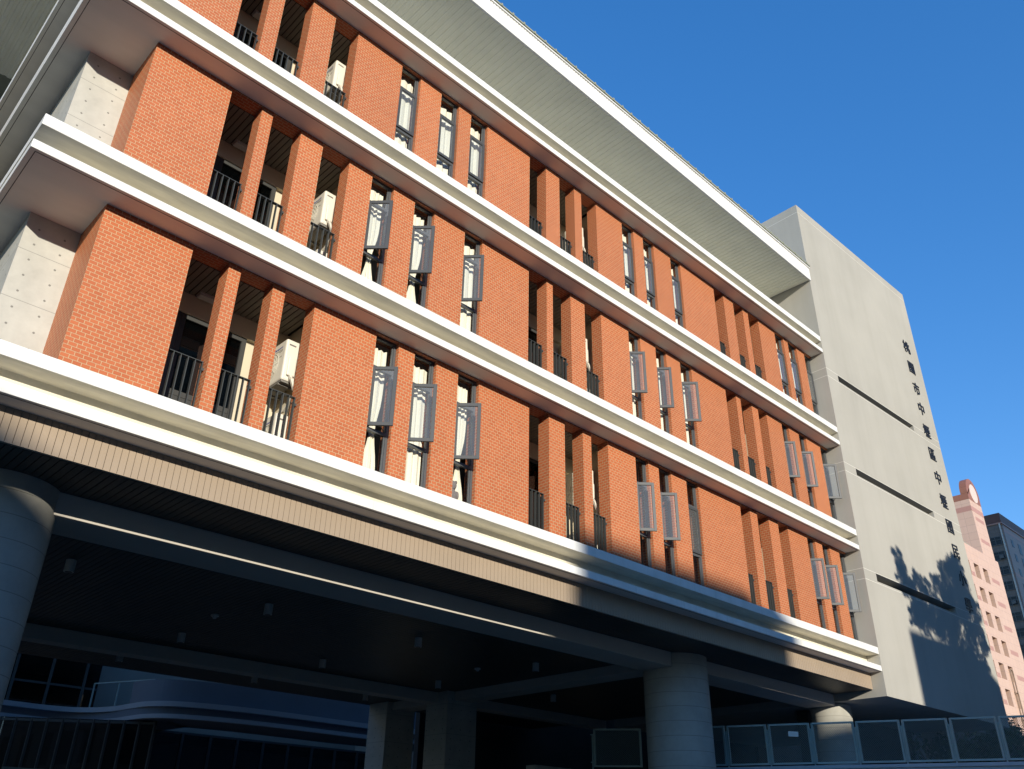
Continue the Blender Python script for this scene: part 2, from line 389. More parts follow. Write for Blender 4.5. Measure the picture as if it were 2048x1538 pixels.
def window(row, mod, i, x0, x1):
    zt = ROWS[row][0]; z0 = zt - .02; z1 = ceil_z(row) - .035
    tb, tt = zt + 1.07, zt + 2.41
    y0, y1 = 12.335, 12.415
    a, b = x0 + .003, x1 - .003
    mb = MB(); fw = .05
    mb.box(a, a + fw, y0, y1, z0, z1); mb.box(b - fw, b, y0, y1, z0, z1)
    for zz, h in ((z0, .05), (tb - .035, .07), (tt - .035, .07), (z1 - .05, .05)):
        mb.box(a + fw, b - fw, y0 + .002, y1 - .002, zz, zz + h)
    mb.box(b - fw - .035, b - fw, y0 + .02, y1 - .02, z0 + .05, tb - .036); mb.box(b - fw - .035, b - fw, y0 + .02, y1 - .02, tt + .036, z1 - .05)
    wn = part('window', mb, M['metal'], school, org=(a, y0, z0), bevel=.004)
    part('pane', MB().box(a + fw, b - fw, 12.372, 12.378, z0 + .05, tb - .035), M['glass'], wn)
    part('pane', MB().box(a + fw, b - fw, 12.372, 12.378, tt + .035, z1 - .05), M['glass'], wn)
    # casement, hinged on the left jamb
    h = Vector((a + fw * .6, y0 - .005, 0)); wd = (b - a) - fw * 1.0
    op = (row, mod, i) in OPEN
    sb = MB(); fw2 = .072
    frame_rect(sb, 0, wd, tb + .035, tt - .035, -.03, .015, fw2)
    sb.box(fw2, wd - fw2, -.012, -.006, tb + .035 + fw2, tt - .035 - fw2, 1)
    sb.box(wd - fw2 * .7, wd - fw2 * .25, .015, .045, (tb + tt) / 2 - .10, (tb + tt) / 2 + .02)
    ang = -math.radians({0: 43, 1: 42, 2: 44}[(i + mod) % 3] + (3 if row == 'middle' else 0) + (7 if row == 'bottom' and mod == 2 else 0)) if op else 0
    sb.xf(Matrix.Translation(h) @ Matrix.Rotation(ang, 4, 'Z'))
    if op:                                                                # stay arm below the open leaf
        tip = h + Vector((math.cos(ang), math.sin(ang), 0)) * wd * .55
        sb.bar((tip.x, tip.y, tb + .028), (b - fw - .03, y0 + .02, tb + .028), .02, .012)
    part('sash', sb, [M['sash'], M['sglass']], wn, org=(h.x, h.y, tb), bevel=.004)
    # curtain: hangs behind the glass, a thing of its own
    style = 'full'
    if (row, mod, i) in {('middle', 0, 0), ('middle', 0, 1), ('bottom', 0, 0), ('bottom', 0, 2)}: style = 'tied'
    if row == 'bottom' and mod == 1 or (mod == 2 and row != 'top'): style = 'half'
    ct = make_curtain(x0 + .05, x1 - .03, z0 + .03, z1 - .16, style, hash((row, mod, i)) % 99991 if False else (ord(row[0]) * 31 + mod * 7 + i))
    o = part('curtain', ct, M['curtain'], org=((x0 + x1) / 2, 12.5, z0), smooth=False)
    for p in o.data.polygons: p.use_smooth = True
    look = {'full': 'cream pleated curtain drawn across', 'tied': 'cream curtain tied at its waist', 'half': 'cream curtain pulled to the left'}[style]
    tag(o, '%s, %s window of the %s trio, %s brick storey' % (look, NTH[i], MODWORD[mod], ROWWORD[row]), 'curtain', 'curtains in the brick facade windows')

def railing(row, x0, x1):
    zt = ROWS[row][0]; y = 12.42
    mb = MB()
    mb.box(x0 + .004, x1 - .02, y - .036, y + .036, zt + 1.14, zt + 1.152)
    mb.box(x0 + .004, x1 - .02, y - .025, y + .025, zt + .05, zt + .062)
    n = max(3, int(round((x1 - x0) / .125)))
    for k in range(n + 1):
        x = x0 + .02 + (x1 - x0 - .055) * k / n
        mb.box(x - .007, x + .007, y - .034, y + .034, zt + .062, zt + 1.14)
    r = part('railing', mb, M['rail'], school, org=(x0, y, zt))
    part('bracket', MB().box(x1 - .035, x1 - .001, y - .05, y + .02, zt + .98, zt + 1.03), M['rail'], r)

def ac_unit(x, y, z, label, wall=True):
    """outdoor unit, its fan front looking to the left (-x)"""
    W, D, H = .30, .80, .88
    t = thing('air_conditioner', (x, y, z), label, 'air conditioner', 'outdoor air conditioner units in the brick balconies')
    part('casing', MB().box(x, x + W, y, y + D, z, z + H), M['ac'], t, bevel=.035)
    gr = MB()
    cy, cz = y + .48, z + .42
    for r in (.08, .15, .22, .28):
        pts = [(x - .012, cy + math.cos(a) * r, cz + math.sin(a) * r) for a in [i * math.pi / 12 for i in range(25)]]
        for p, q in zip(pts, pts[1:]): gr.bar(p, q, .006, .006)
    for a in range(8):
        gr.bar((x - .012, cy, cz), (x - .012, cy + math.cos(a * math.pi / 4) * .29, cz + math.sin(a * math.pi / 4) * .29), .006, .006)
    part('fan_guard', gr, M['ac'], t)
    part('underside', MB().box(x + .02, x + W - .02, y + .03, y + D - .03, z - .03, z + .002).box(x + .02, x + W + .25, y + .12, y + .16, z - .06, z - .03).box(x + .02, x + W + .25, y + D - .16, y + D - .12, z - .06, z - .03), M['acgrey'], t)
    pb = MB()
    for p, q in zip([(x + .15, y - .02, z + .12), (x + .15, y - .09, z + .02), (x + .28, y - .09, z - .25), (x + .30, y + .3, z - .45)], [(x + .15, y - .09, z + .02), (x + .28, y - .09, z - .25), (x + .30, y + .3, z - .45), (x + .30, y + .6, z - .45)]): pb.bar(p, q, .045, .045)
    part('pipe', pb, M['ac'], t)
    part('grip', MB().box(x + .06, x + .20, y - .004, y + .01, z + H - .13, z + H - .10), M['ink2'], t)
    part('valve_cover', MB().box(x + .07, x + .24, y - .05, y - .001, z + .10, z + .50), M['ac'], t, bevel=.03)
    # maker's name and small print on the front
    cv = bpy.data.curves.new('badge', 'FONT'); cv.body = 'Panasonic'; cv.size = .075; cv.extrude = .001
    tmp = bpy.data.objects.new('badge', cv); C.objects.link(tmp)
    me = bpy.data.meshes.new_from_object(tmp.evaluated_get(bpy.context.evaluated_depsgraph_get()))
    bpy.data.objects.remove(tmp)
    me.transform(Matrix(((0, 0, -1, x - .003), (-1, 0, 0, y + .42), (0, 1, 0, z + H - .16), (0, 0, 0, 1))))
    mb = MB().add([v.co for v in me.vertices], [tuple(p.vertices) for p in me.polygons])
    mb.box(x - .004, x + .002, y + .12, y + .36, z + H - .20, z + H - .19, 1).box(x - .004, x + .002, y + .12, y + .24, z + H - .23, z + H - .222, 1).box(x - .004, x + .002, y + .12, y + .2, z + H - .35, z + H - .342, 1)
    part('badge', mb, [M['ink'], M['ink2']], t)
    return t

for row in ('bottom', 'middle', 'top'):
    zt = ROWS[row][0]; zc = ceil_z(row); P = PIERS[row]
    zfl = zt - .02
    for k, (a, b) in enumerate(P):
        deep = 13.335 if k == 0 else YP
        part('brick_pier', MB().box(a, b, YB, deep, zfl, zc - .001), M['brick'], school, org=(a, YB, zc - .138 - 42 * .069))
    # brick-faced strips under the slab between the piers
    ed = P + [(XR, XR)]
    for (a, b), (c, d) in zip(ed, ed[1:]):
        part('lintel', MB().box(b + .002, c - .002, YB + .004, YP - .004, zc - .034, zc - .0015), M['brick'], school)
    for mod in range(3):
        o = mod * 6
        # windows
        for i in range(3):
            x0 = P[o + 3 + i][1]; x1 = P[o + 4 + i][0] if o + 4 + i < 18 else XR - .004
            window(row, mod, i, x0, x1)
        # the room behind the windows
        # balcony
        bx0, bx1 = P[o][1], P[o + 3][0]
        for i in range(3):
            railing(row, P[o + i][1], P[o + i + 1][0])
        lx0, lx1 = bx0 - .35, bx1 + .28
        yb = 13.72
        ce = MB(); n = int((lx1 - lx0) / .115)
        for k in range(n):
            x = lx0 + k * .115
            ce.box(x, x + .096, YP + .002, yb, zc - .05, zc - .03)
        part('balcony_ceiling', ce.box(lx0, lx1, YP + .002, yb, zc - .012, zc - .003, 1), [noisy('tan_slat', (.21, .185, .15), .5, .06, 1.5) if 'tan_slat' not in bpy.data.materials else bpy.data.materials['tan_slat'], M['void']], school)
        bw = MB().box(lx0, lx1, yb, yb + .15, zfl, zc - .002)
        bw.box(lx0 - .15, lx0, YP + .003, yb, zfl, zc - .002).box(lx1, lx1 + .12, YP + .003, yb, zfl, zc - .002)
        bw.box(lx0, lx1, yb - .10, yb - .001, zc - .455, zc - .03)
        part('balcony_wall', bw, M['wallc'], school)
        part('balcony_floor', MB().box(lx0, lx1, YB + .1, yb, zt - .05, zt - .004), M['dirt'], school)
        dx0, dx1 = bx0 - .1, bx0 + 1.86
        if mod == 2: dx0, dx1 = bx0 - .1, bx0 + 1.0
        dr = MB(); dn = 3 if mod < 2 else 2
        wv = (dx1 - dx0) / dn
        for k in range(dn):
            frame_rect(dr, dx0 + k * wv, dx0 + (k + 1) * wv - .006, zt, zc - .459, yb - .07, yb - .012, .09)
            dr.box(dx0 + k * wv + .09, dx0 + (k + 1) * wv - .1, yb - .06, yb - .02, zt + 1.05, zt + 1.15)
            dr.box(dx0 + k * wv + .09, dx0 + (k + 1) * wv - .1, yb - .05, yb - .02, zt + .09, zt + 1.05)
        d = part('balcony_door', dr, M['door'], school)
        part('pane', MB().box(dx0 + .09, dx1 - .1, yb - .035, yb - .03, zt + 1.15, zc - .55), M['dglass'], d)
        if mod < 2:
            part('handle', MB().box(dx0 + wv * 2 - .06, dx0 + wv * 2 - .04, yb - .12, yb - .07, zt + .95, zt + 1.2), M['sash'], d)
        # lamp on the balcony ceiling
        if True:
            xl = bx0 + .86
            lm = thing('ceiling_light', (xl, 13.45, zc - .05), 'flat white lamp on the slatted ceiling of the %s balcony, %s brick storey' % (MODWORD[mod], ROWWORD[row]), 'light', 'balcony ceiling lamps')
            part('base', MB().box(xl - .17, xl + .17, 13.38, 13.56, zc - .075, zc - .051), M['lamp'], lm)
            part('cover', MB().box(xl - .16, xl + .16, 13.39, 13.55, zc - .12, zc - .0755), M['lamp'], lm, bevel=.02)
        if mod < 2:
            pl = bx1
            up = ac_unit(pl - .13, 12.86, zt + 1.68, 'white air conditioner bracketed high in the %s balcony, %s brick storey' % (MODWORD[mod], ROWWORD[row]))
            ac_unit(pl - .13, 12.80, zt + .10, 'white air conditioner on the floor behind the %s balcony railing, %s brick storey' % (MODWORD[mod], ROWWORD[row]))
    # partitions and back wall of the rooms
    rm = MB().box(XL + .6, XR - .01, 16.2, 16.35, zt, zc)
    for x in (P[3][0] + .42, P[6][1] - .5, P[9][0] + .42, P[12][1] - .5, P[15][0] + .42):
        rm.box(x, x + .12, 13.9, 16.198, zt, zc - .002)
    part('room_wall', rm, M['inside'], school)
    # fair-faced concrete wall at the left end; rear length added to block sun on the courtyard
    part('concrete_wall', MB().box(1.81, 2.72, 13.337, 23.9, zt, zc - .001), M['concrete'], school, org=(1.81, 13.337, zt))
    if row != 'top':
        pass

# grey plush toy on the sill
toy = thing('soft_toy', (10.24, 12.44, 5.95), 'grey plush toy sitting behind the glass of the third window, lowest storey', 'soft toy')
def ball(c, r, sx=1, sy=1, sz=1):
    bm = bmesh.new(); bmesh.ops.create_icosphere(bm, subdivisions=3, radius=r)
    vs = [(c[0] + v.co.x * sx, c[1] + v.co.y * sy, c[2] + v.co.z * sz) for v in bm.verts]; fs = [tuple(v.index for v in f.verts) for f in bm.faces]; bm.free(); return vs, fs
for nm_, balls in (('body', [((10.24, 12.45, 6.32), .13, 1, .45, 1.25)]), ('head', [((10.25, 12.45, 6.56), .095, 1, .5, 1), ((10.17, 12.45, 6.64), .035, 1, .6, 1), ((10.33, 12.45, 6.64), .035, 1, .6, 1)]), ('arm', [((10.13, 12.44, 6.36), .05, .8, .8, 1.8)]), ('arm', [((10.36, 12.44, 6.36), .05, .8, .8, 1.8)])):
    mb = MB()
    for b_ in balls: mb.add(*ball(*b_))
    part(nm_, mb, M['plush'], toy, smooth=True)

# top terrace wall, roof with ribbed underside
part('terrace_wall', MB().box(2.0, XR - .01, 17.8, 18.0, 17.362, 19.93), M['stucco'], school)
rf = part('roof', MB().add([(-1.5, YU - .02, 20.60), (XR + .05, YU - .02, 20.60), (XR - .05, 24, 22.0), (-1.5, 24, 22.0), (-1.5, YU - .02, 20.57), (XR + .05, YU - .02, 20.57), (XR - .05, 24, 20.57), (-1.5, 24, 20.57)],
          [(0, 1, 2, 3), (4, 7, 6, 5), (0, 4, 5, 1), (1, 5, 6, 2), (2, 6, 7, 3), (3, 7, 4, 0)]), M['tile'], school)
sh = MB(); pitch = .19; n = int((XR + 1.5) / pitch)
for i in range(n):
    x = -1.48 + i * pitch
    sh.add([(x + dx, y, z) for y in (YU + .02, 23.35) for dx, z in ((0, 19.96), (.02, 19.936), (.105, 19.936), (.125, 19.96), (.19, 19.96))],
           [(0, 1, 6, 5), (1, 2, 7, 6), (2, 3, 8, 7), (3, 4, 9, 8)])
sh.box(-1.49, XR - .02, YU + .02, 23.35, 19.97, 20.0)
part('ribbed_soffit', sh, M['rib'], rf)
part('rear_soffit', MB().box(-1.49, XR - .02, 23.4, 34, 20.55, 20.60), M['tile'], rf)
part('roof_fascia', MB().box(-1.5, XR + .02, YU - .05, YU + .016, 19.93, 20.57), M['white'], rf, bevel=.01)
dt = MB()
x = -1.4
while x < XR:
    dt.box(x, x + .022, YU - .053, YU - .045, 20.478, 20.50); x += .108
part('vent_hole', dt, M['groove'], rf)
lip = MB().box(-1.5, XR + .04, YU - .085, YU - .051, 20.52, 20.566)
part('gutter_lip', lip, M['white'], rf)
tl = MB().box(-1.5, XR + .06, YU - .10, YU + .10, 20.604, 20.665)
part('eaves_edge', tl, M['tile'], rf)
rb = MB(); x = -1.3
while x < XR:
    rb.box(x, x + .05, YU - .115, YU + .6, 20.60, 20.70); x += .434
part('standing_seam', rb, M['tile'], rf)

# undercroft: cladding band, slatted ceiling, beams, columns
ZC, ZB = 4.73, 4.357
cl = MB(); x = XL + .05
while x < XR - .03:
    cl.box(x, min(x + .092, XR - .006), 12.153, 12.20, ZC + .002, 5.221); x += .1
cl.box(XL + .05, XR - .006, 12.172, 12.21, ZC + .004, 5.22, 1)
cl.box(XL + .03, XR - .006, 12.148, 12.21, ZC - .006, ZC)
part('cladding_band', cl, [M['clad'], M['groove']], school)
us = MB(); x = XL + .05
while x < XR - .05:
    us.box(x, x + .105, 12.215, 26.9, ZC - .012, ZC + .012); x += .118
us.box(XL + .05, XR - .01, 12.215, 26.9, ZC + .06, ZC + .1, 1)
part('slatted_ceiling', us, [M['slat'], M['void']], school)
part('beam', MB().box(1.9, 18.62, 13.458, 14.40, ZB, ZC - .013), M['beam'], school, bevel=.01)
part('beam', MB().box(20.1, XR - .02, 13.458, 14.40, ZB + .03, ZC - .013), M['beam'], school, bevel=.01)
part('beam', MB().box(18.95, 19.7, 14.45, 26.8, ZB + .10, ZC - .013), M['beam'], school, bevel=.01)
part('beam', MB().box(1.9, 19.4, 22.85, 23.35, ZB + .03, ZC - .014), M['beam'], school, bevel=.01)
part('beam', MB().box(19.75, XR - .05, 22.85, 23.35, ZB + .06, ZC - .014), M['beam'], school, bevel=.01)
for (cx, r) in ((2.76, .84), (19.40, .84)):
    mb = MB().cyl((cx, 13.93), r, -1.7, ZC - .014, 64)
    part('round_column', mb, M['column'], school, org=(cx, 13.93, -1.7), smooth=True)
part('round_column', MB().cyl((27.75, 13.95), .63, -1.7, 4.47, 64), M['column'], school, org=(27.75, 13.95, -1.7), smooth=True)
part('square_column', MB().box(18.66, 19.92, 22.34, 23.42, -1.7, ZC - .015), M['concrete'], school)
part('square_column', MB().box(18.73, 19.95, 25.67, 26.72, -1.7, ZC - .015), M['concrete'], school)
part('ground_floor_wall', MB().box(21.2, 36.3, 26.95, 27.2, -1.7, 9.2), M['darkwall'], school)
part('ground_floor_wall', MB().box(36.1, 41.2, 21.8, 22.0, -1.7, 9.0).box(36.1, 75, 22.95, 23.2, -1.7, 9.2).box(36.05, 36.25, 23.2, 26.949, -1.7, 9.2), M['darkwall'], school)  # dark walls added to close off stray sun and sky
part('stub_wall', MB().box(20.6, 22.4, 20.3, 20.7, -1.7, 2.55), M['concrete'], school)

# downlights under the slatted ceiling
LP = [(4.86, 16.9, 'front', 'first'), (9.05, 17.0, 'front', 'second'), (13.25, 17.1, 'front', 'third'), (17.37, 17.1, 'front', 'fourth'),
      (9.02, 21.1, 'middle', 'first'), (13.16, 21.2, 'middle', 'second'), (17.34, 21.25, 'middle', 'third'), (21.44, 20.3, 'middle', 'fourth'),
      (8.97, 24.7, 'back', 'first'), (13.1, 24.8, 'back', 'second'), (17.25, 24.9, 'back', 'third')]
for (x, y, rw, nt_) in LP:
    d = thing('downlight', (x, y, ZC), 'pale cylinder downlight on the dark ceiling, %s from the left in the %s row' % (nt_, rw), 'downlight', 'cylinder downlights under the slatted ceiling')
    part('housing', MB().cyl((x, y), .09, ZC - .235, ZC - .013, 24), M['lamp'], d, smooth=True)
    part('lens', MB().cyl((x, y), .065, ZC - .241, ZC - .236, 20), M['dwin'], d)
for (x, y, s_) in ((8.68, 18.74, 'left'), (16.79, 18.85, 'right')):
    d = thing('smoke_detector', (x, y, ZC), 'small pale smoke detector under the dark slatted ceiling, the %s one of two' % s_, 'smoke detector', 'smoke detectors under the slatted ceiling')
    part('base', MB().cyl((x, y), .09, ZC - .05, ZC - .013, 20), M['lamp'], d)
    part('sensor', MB().cyl((x, y), .035, ZC - .10, ZC - .051, 16, r1=.06), M['lamp'], d)

# ------------------------------------------------------------------ grey tower block
TX, TY, YAW, TZ = 27.1416, 11.7558, -.0293, 23.78
T = Matrix.Translation((TX, TY, 0)) @ Matrix.Rotation(YAW, 4, 'Z')
tower = thing('stair_tower', (TX, TY, -1.7), 'tall grey rendered tower with three long slits and raised lettering', 'tower')
SL = [(15.755, 16.01), (11.985, 12.238), (8.20, 8.465)]
TW, TB = 9.32, 4.50
tw = MB(); zz = TZ
for (b_, t_) in SL:
    tw.box(0, TW, 0, .5, t_, zz); tw.box(0, .83, 0, .5, b_, t_); tw.box(6.9, TW, 0, .5, b_, t_); zz = b_
tw.box(0, TW, 0, .5, TB, zz)
bm_ = bmesh.new()
tw.box(0, .5, .5, 11, TB, TZ); tw.box(TW - .4, TW, .5, 11, TB, TZ); tw.box(.5, TW - .4, 10.5, 11, TB, TZ)
tw.box(.5, TW - .4, .5, 10.5, TB, TB + .3); tw.box(.5, TW - .4, .5, 10.5, TZ - .4, TZ - .2)
tw.xf(T)
# one welded shell so that the render has no seams
me_org = (TX, TY, TB)
part('wall', tw, M['stucco'], tower, org=me_org)
part('slit_shade_sheet', MB().box(.55, TW - .45, 1.3, 1.4, TB + .4, TZ - .5).xf(T), M['void'], tower)  # near-black sheet stands in for shade inside the slits
jl = MB()
for z in (23.40, 16.03, 15.70, 12.255, 11.93, 8.48, 8.13):
    jl.box(.003, TW - .003, -.0025, .01, z - .009, z + .009)
    jl.box(-.0025, .01, .012, 10.9, z - .009, z + .009)
part('joint_line', jl.xf(T), M['joint'], tower)
part('side_wing', MB().box(TW - .02, TW + .16, .25, 11, TB, 17.67).xf(T), M['stucco'], tower)
part('base_wall', MB().box(.8, 8.3, 3.2, 3.6, -1.7, TB - .002).box(2.0, 9.28, 10.4, 10.9, -1.7, TB - .003).xf(T), M['darkwall'], tower)  # dark walls added to keep the space under the tower dark
part('base_pier', MB().box(8.7, 9.2, 2.2, 3.0, -1.7, TB - .002).xf(T), M['column'], tower)

# raised lettering
sign = thing('wall_lettering', T @ Vector((8.2, 0, 8.2)), 'column of twelve raised black characters down the right side of the grey tower', 'lettering')
Zs = [20.38, 19.30, 18.24, 17.26, 16.18, 15.11, 14.05, 13.01, 11.93, 10.89, 9.82, 8.77]
dg = bpy.context.evaluated_depsgraph_get()
for ch, z in zip('桃園市中壢區中壢國民小學', Zs):
    cv = bpy.data.curves.new('character', 'FONT'); cv.body = ch; cv.size = .64; cv.extrude = .014; cv.offset = .003; cv.resolution_u = 3
    cv.align_x = 'CENTER'
    tmp = bpy.data.objects.new('character', cv); C.objects.link(tmp)
    me = bpy.data.meshes.new_from_object(tmp.evaluated_get(bpy.context.evaluated_depsgraph_get()))
    bpy.data.objects.remove(tmp)
    xs = [v.co.x for v in me.vertices]; ys = [v.co.y for v in me.vertices]
    cx, cy = (min(xs) + max(xs)) / 2, (min(ys) + max(ys)) / 2
    vs = [T @ Vector((8.2 + (v.co.x - cx), -.017 - v.co.z, z + v.co.y - cy)) for v in me.vertices]
    mb = MB().add(vs, [tuple(p.vertices) for p in me.polygons])
    part('character', mb, M['letter'], sign)

# ------------------------------------------------------------------ mesh fence on the terrace edge
deck = thing('terrace_deck', (22, 14, -1.7), 'pale concrete terrace edge carrying the mesh fence, below the tower', 'terrace')
A0 = Vector((22.326, 13.071, 0)); D0 = Vector((.3948, -.9188, 0)); N0 = Vector((.9188, .3948, 0))
def along(t, n=0, z=0): return A0 + D0 * t + N0 * n + Vector((0, 0, z))
q = [along(-3.0, -.12), along(13, -.12), along(13, 6), along(-3.0, 6)]
part('slab', MB().flat([(p.x, p.y) for p in q], 1.75, 2.16), M['deck'], deck)
q2 = [along(-3.0, -.16), along(13, -.16), along(13, .16), along(-3.0, .16)]
part('coping', MB().flat([(p.x, p.y) for p in q2], 2.163, 2.25), M['deck'], deck, bevel=.01)
q3 = [along(-3, .3), along(13, .3), along(13, .6), along(-3, .6)]
part('supporting_wall', MB().flat([(p.x, p.y) for p in q3], -1.7, 1.748), M['deck'], deck)

def fence_run(origin, d, n, pw, pitch, z0, z1, label, proto=None):
    f = thing('mesh_fence', (origin.x, origin.y, z0), label, 'fence', 'green-grey mesh fences')
    up = Vector((0, 0, 1))
    for k in range(n):
        a = origin + d * (k * pitch); b = a + d * pw
        fr = MB()
        for (p, q_) in (((a, z0), (b, z0)), ((a, z1), (b, z1))):
            fr.bar((p[0].x, p[0].y, p[1]), (q_[0].x, q_[0].y, q_[1]), .045, .045)
        for p in (a, b):
            fr.bar((p.x, p.y, z0 - .02), (p.x, p.y, z1 + .02), .05, .05)
        pn = part('panel_frame', fr, M['fence'], f, org=(a.x, a.y, z0))
        me_ = MB(); H = z1 - z0; st = .05; L_ = pw
        i = -int(H / st)
        while i * st < L_:
            for sgn in (1, -1):
                s0 = i * st; lo = max(0, -s0); hi = min(H, L_ - s0)
                if hi - lo > .02:
                    if sgn == 1: p, q_ = (s0 + lo, lo), (s0 + hi, hi)
                    else: p, q_ = (s0 + lo, H - lo), (s0 + hi, H - hi)
                    P0 = a + d * p[0]; P1 = a + d * q_[0]
                    me_.bar((P0.x, P0.y, z0 + p[1]), (P1.x, P1.y, z0 + q_[1]), .012, .006)
            i += 1
        part('mesh_infill', me_, M['mesh'], pn, org=(a.x, a.y, z0))
        c = b + d * (pitch - pw) * .5
        po = MB().bar((c.x, c.y, z0 - .12), (c.x, c.y, z1 - .12), .03, .03)
        for zq in (z0 + .10, z1 - .14):
            e0, e1 = b, b + d * (pitch - pw)
            po.bar((e0.x, e0.y, zq), (e1.x, e1.y, zq), .02, .03)
        part('post', po, M['fence'], f, org=(c.x, c.y, z0 - .12))
    return f
fence_run(along(-3 * 1.1235), D0, 12, 1.02, 1.1235, 2.32, 3.29, 'green-grey mesh fence panels along the terrace edge right of the big round column')
pl_ = along(.62, -.05, 3.05)
sp_ = MB().bar(pl_ - D0 * .13 , pl_ + D0 * .13 + Vector((0, 0, -.02)), .012, .13)
tag(part('sign_plate', sp_, M['white'], bevel=.002), 'small blank white plate tied to a mesh fence panel beside the big round column', 'sign')
d2 = Vector((-.62, .785, 0)).normalized()
fence_run(along(-3.4) + d2 * .2, d2, 1, 1.3, 1.42, 2.32, 3.29, 'dim mesh fence panels standing behind the big round column, left side')

# ------------------------------------------------------------------ courtyard building seen through the undercroft
K = 2.829
raw = [(2.6, 16.0), (4.22, 16.13), (5.0, 16.18), (5.45, 15.95), (5.70, 15.4), (5.74, 14.85), (5.80, 14.40), (6.11, 14.0), (6.95, 13.78), (7.8, 13.72), (9.71, 13.80), (10.67, 13.70), (12.6, 13.6), (15, 13.5)]
def smooth(pts, it=3):
    for _ in range(it):
        o = [pts[0]]
        for a, b in zip(pts, pts[1:]):
            o += [(a[0] * .75 + b[0] * .25, a[1] * .75 + b[1] * .25), (a[0] * .25 + b[0] * .75, a[1] * .25 + b[1] * .75)]
        pts = o + [pts[-1]]
    return pts
path = smooth([(a * K, b * K) for a, b in raw])
def ribbon(pts, thick, z0, z1):
    out = []
    for i, p in enumerate(pts):
        a = Vector(pts[max(0, i - 1)]); b = Vector(pts[min(len(pts) - 1, i + 1)]); d = (b - a).normalized(); n_ = Vector((-d.y, d.x))
        out.append((p[0] + n_.x * thick, p[1] + n_.y * thick))
    mb = MB(); n_ = len(pts)
    vs = [(x, y, z) for z in (z0, z1) for (x, y) in pts] + [(x, y, z) for z in (z0, z1) for (x, y) in out]
    fs = []
    for i in range(n_ - 1):
        fs += [(i, i + 1, n_ + i + 1, n_ + i), (2 * n_ + i, 3 * n_ + i, 3 * n_ + i + 1, 2 * n_ + i + 1), (i, 2 * n_ + i, 2 * n_ + i + 1, i + 1), (n_ + i, n_ + i + 1, 3 * n_ + i + 1, 3 * n_ + i)]
    fs += [(0, n_, 3 * n_, 2 * n_), (n_ - 1, 3 * n_ - 1, 4 * n_ - 1, 2 * n_ - 1)]
    return mb.add(vs, fs)
court = thing('courtyard_building', (20, 42, -1.7), 'dim building across the courtyard with a curving double-banded balcony, under the dark ceiling', 'building')
def inset(pts, t):
    return [(x, y + t) for x, y in pts]
def clean(pts): return pts
for z0, z1 in ((5.72, 5.94), (5.22, 5.40)):
    part('balcony_band', ribbon(path, .25, z0, z1), M['band'], court)
part('balcony_slab', ribbon(inset(path, .35), 3.0, 5.24, 5.92), M['court'], court)
i0 = len(path) * 4 // 10
part('parapet', ribbon(inset(path[i0:], .3), .2, 5.945, 6.9), M['court'], court)
gp = [(4, 49.5), (9, 49.5), (14, 49.2), (18.5, 48.5), (44, 46)]
def glazing(y0, z0, z1, x0, x1, step, name, lit=False):
    mb = MB(); gx = x0
    while gx < x1:
        mb.box(gx, gx + .12, y0 - .12, y0 + .05, z0, z1); gx += step
    z = z0
    while z < z1 + .01:
        mb.box(x0, x1, y0 - .09, y0 + .04, z - .05, z + .05); z += (z1 - z0) / 3
    g_ = part(name, mb, M['door'], court)
    part('pane', MB().box(x0, x1, y0 - .02, y0 + .01, z0, z1), M['dglass'], g_)
    return g_
glazing(49.0, 5.94, 10.2, 6, 17, 1.7, 'upper_glazing')
glazing(44.5, -1.7, 5.2, 15.5, 46, 1.5, 'lower_glazing')
# slanting glazed side of the ground storey, cream strips behind imitate a reflected sunlit facade
sg = MB(); a, b = Vector((9.8, 47.0)), Vector((17.2, 41.2)); n_ = 14
for i in range(n_ + 1):
    p = a.lerp(b, i / n_); sg.bar((p.x, p.y, -1.7), (p.x, p.y, 5.2), .10, .14)
for z in (.6, 2.9, 5.1): sg.bar((a.x, a.y, z), (b.x, b.y, z), .1, .1)
s_ = part('slanting_glazing', sg, M['door'], court)
part('pane', MB().flat([(a.x, a.y), (b.x, b.y), (b.x + .02, b.y + .03), (a.x + .02, a.y + .03)], -1.7, 5.2), M['dglass'], s_)
bl = MB()
for z in (1.0, 1.7, 2.35):
    bl.flat([(a.x + .3, a.y + .3), (b.x - .6, b.y + .9), (b.x - .56, b.y + .96), (a.x + .34, a.y + .36)], z, z + .42)
part('reflection_strip', bl, M['curtain'], s_)  # cream strips painted in for the reflection in the glass
part('back_wall', MB().box(-30, 60, 50, 51, -1.7, 21), M['street'], court)
part('side_wall', MB().box(34.2, 34.6, 36.5, 50, -1.7, 21), M['street'], court)
rl = MB()
for i in range(0, len(path) - 6, 4):
    if i > i0 - 3: break
    p = path[i]
for (x, y) in ((15.6, 45.4), (16.4, 44.4), (16.9, 43.2), (17.1, 42.0)):
    rl.bar((x, y, 5.94), (x, y, 7.1), .06, .06)
rl.bar((15.6, 45.4, 7.1), (17.1, 42.0, 7.1), .05, .05)
part('glass_rail', rl, M['fence'], court)
for (xa, xb) in ((31.0, 33.6),):
    rr = MB()
    for i in range(4):
        x = xa + i * (xb - xa) / 3
        rr.bar((x, 38.3, 6.0), (x, 38.3, 7.1), .06, .06)
    rr.bar((xa, 38.3, 7.1), (xb, 38.3, 7.1), .05, .05)
    part('glass_rail', rr, M['fence'], court)

# low mesh fence at the lower left
lf = fence_run(Vector((6.2, 22.4, 0)), Vector((.97, -.05, 0)).normalized(), 3, 2.0, 2.12, .55, 1.55, 'dim mesh fence panels low at the left behind the left round column')
part('kerb_wall', MB().box(3.0, 16.0, 22.5, 22.7, -1.7, .5), M['deck'], lf)

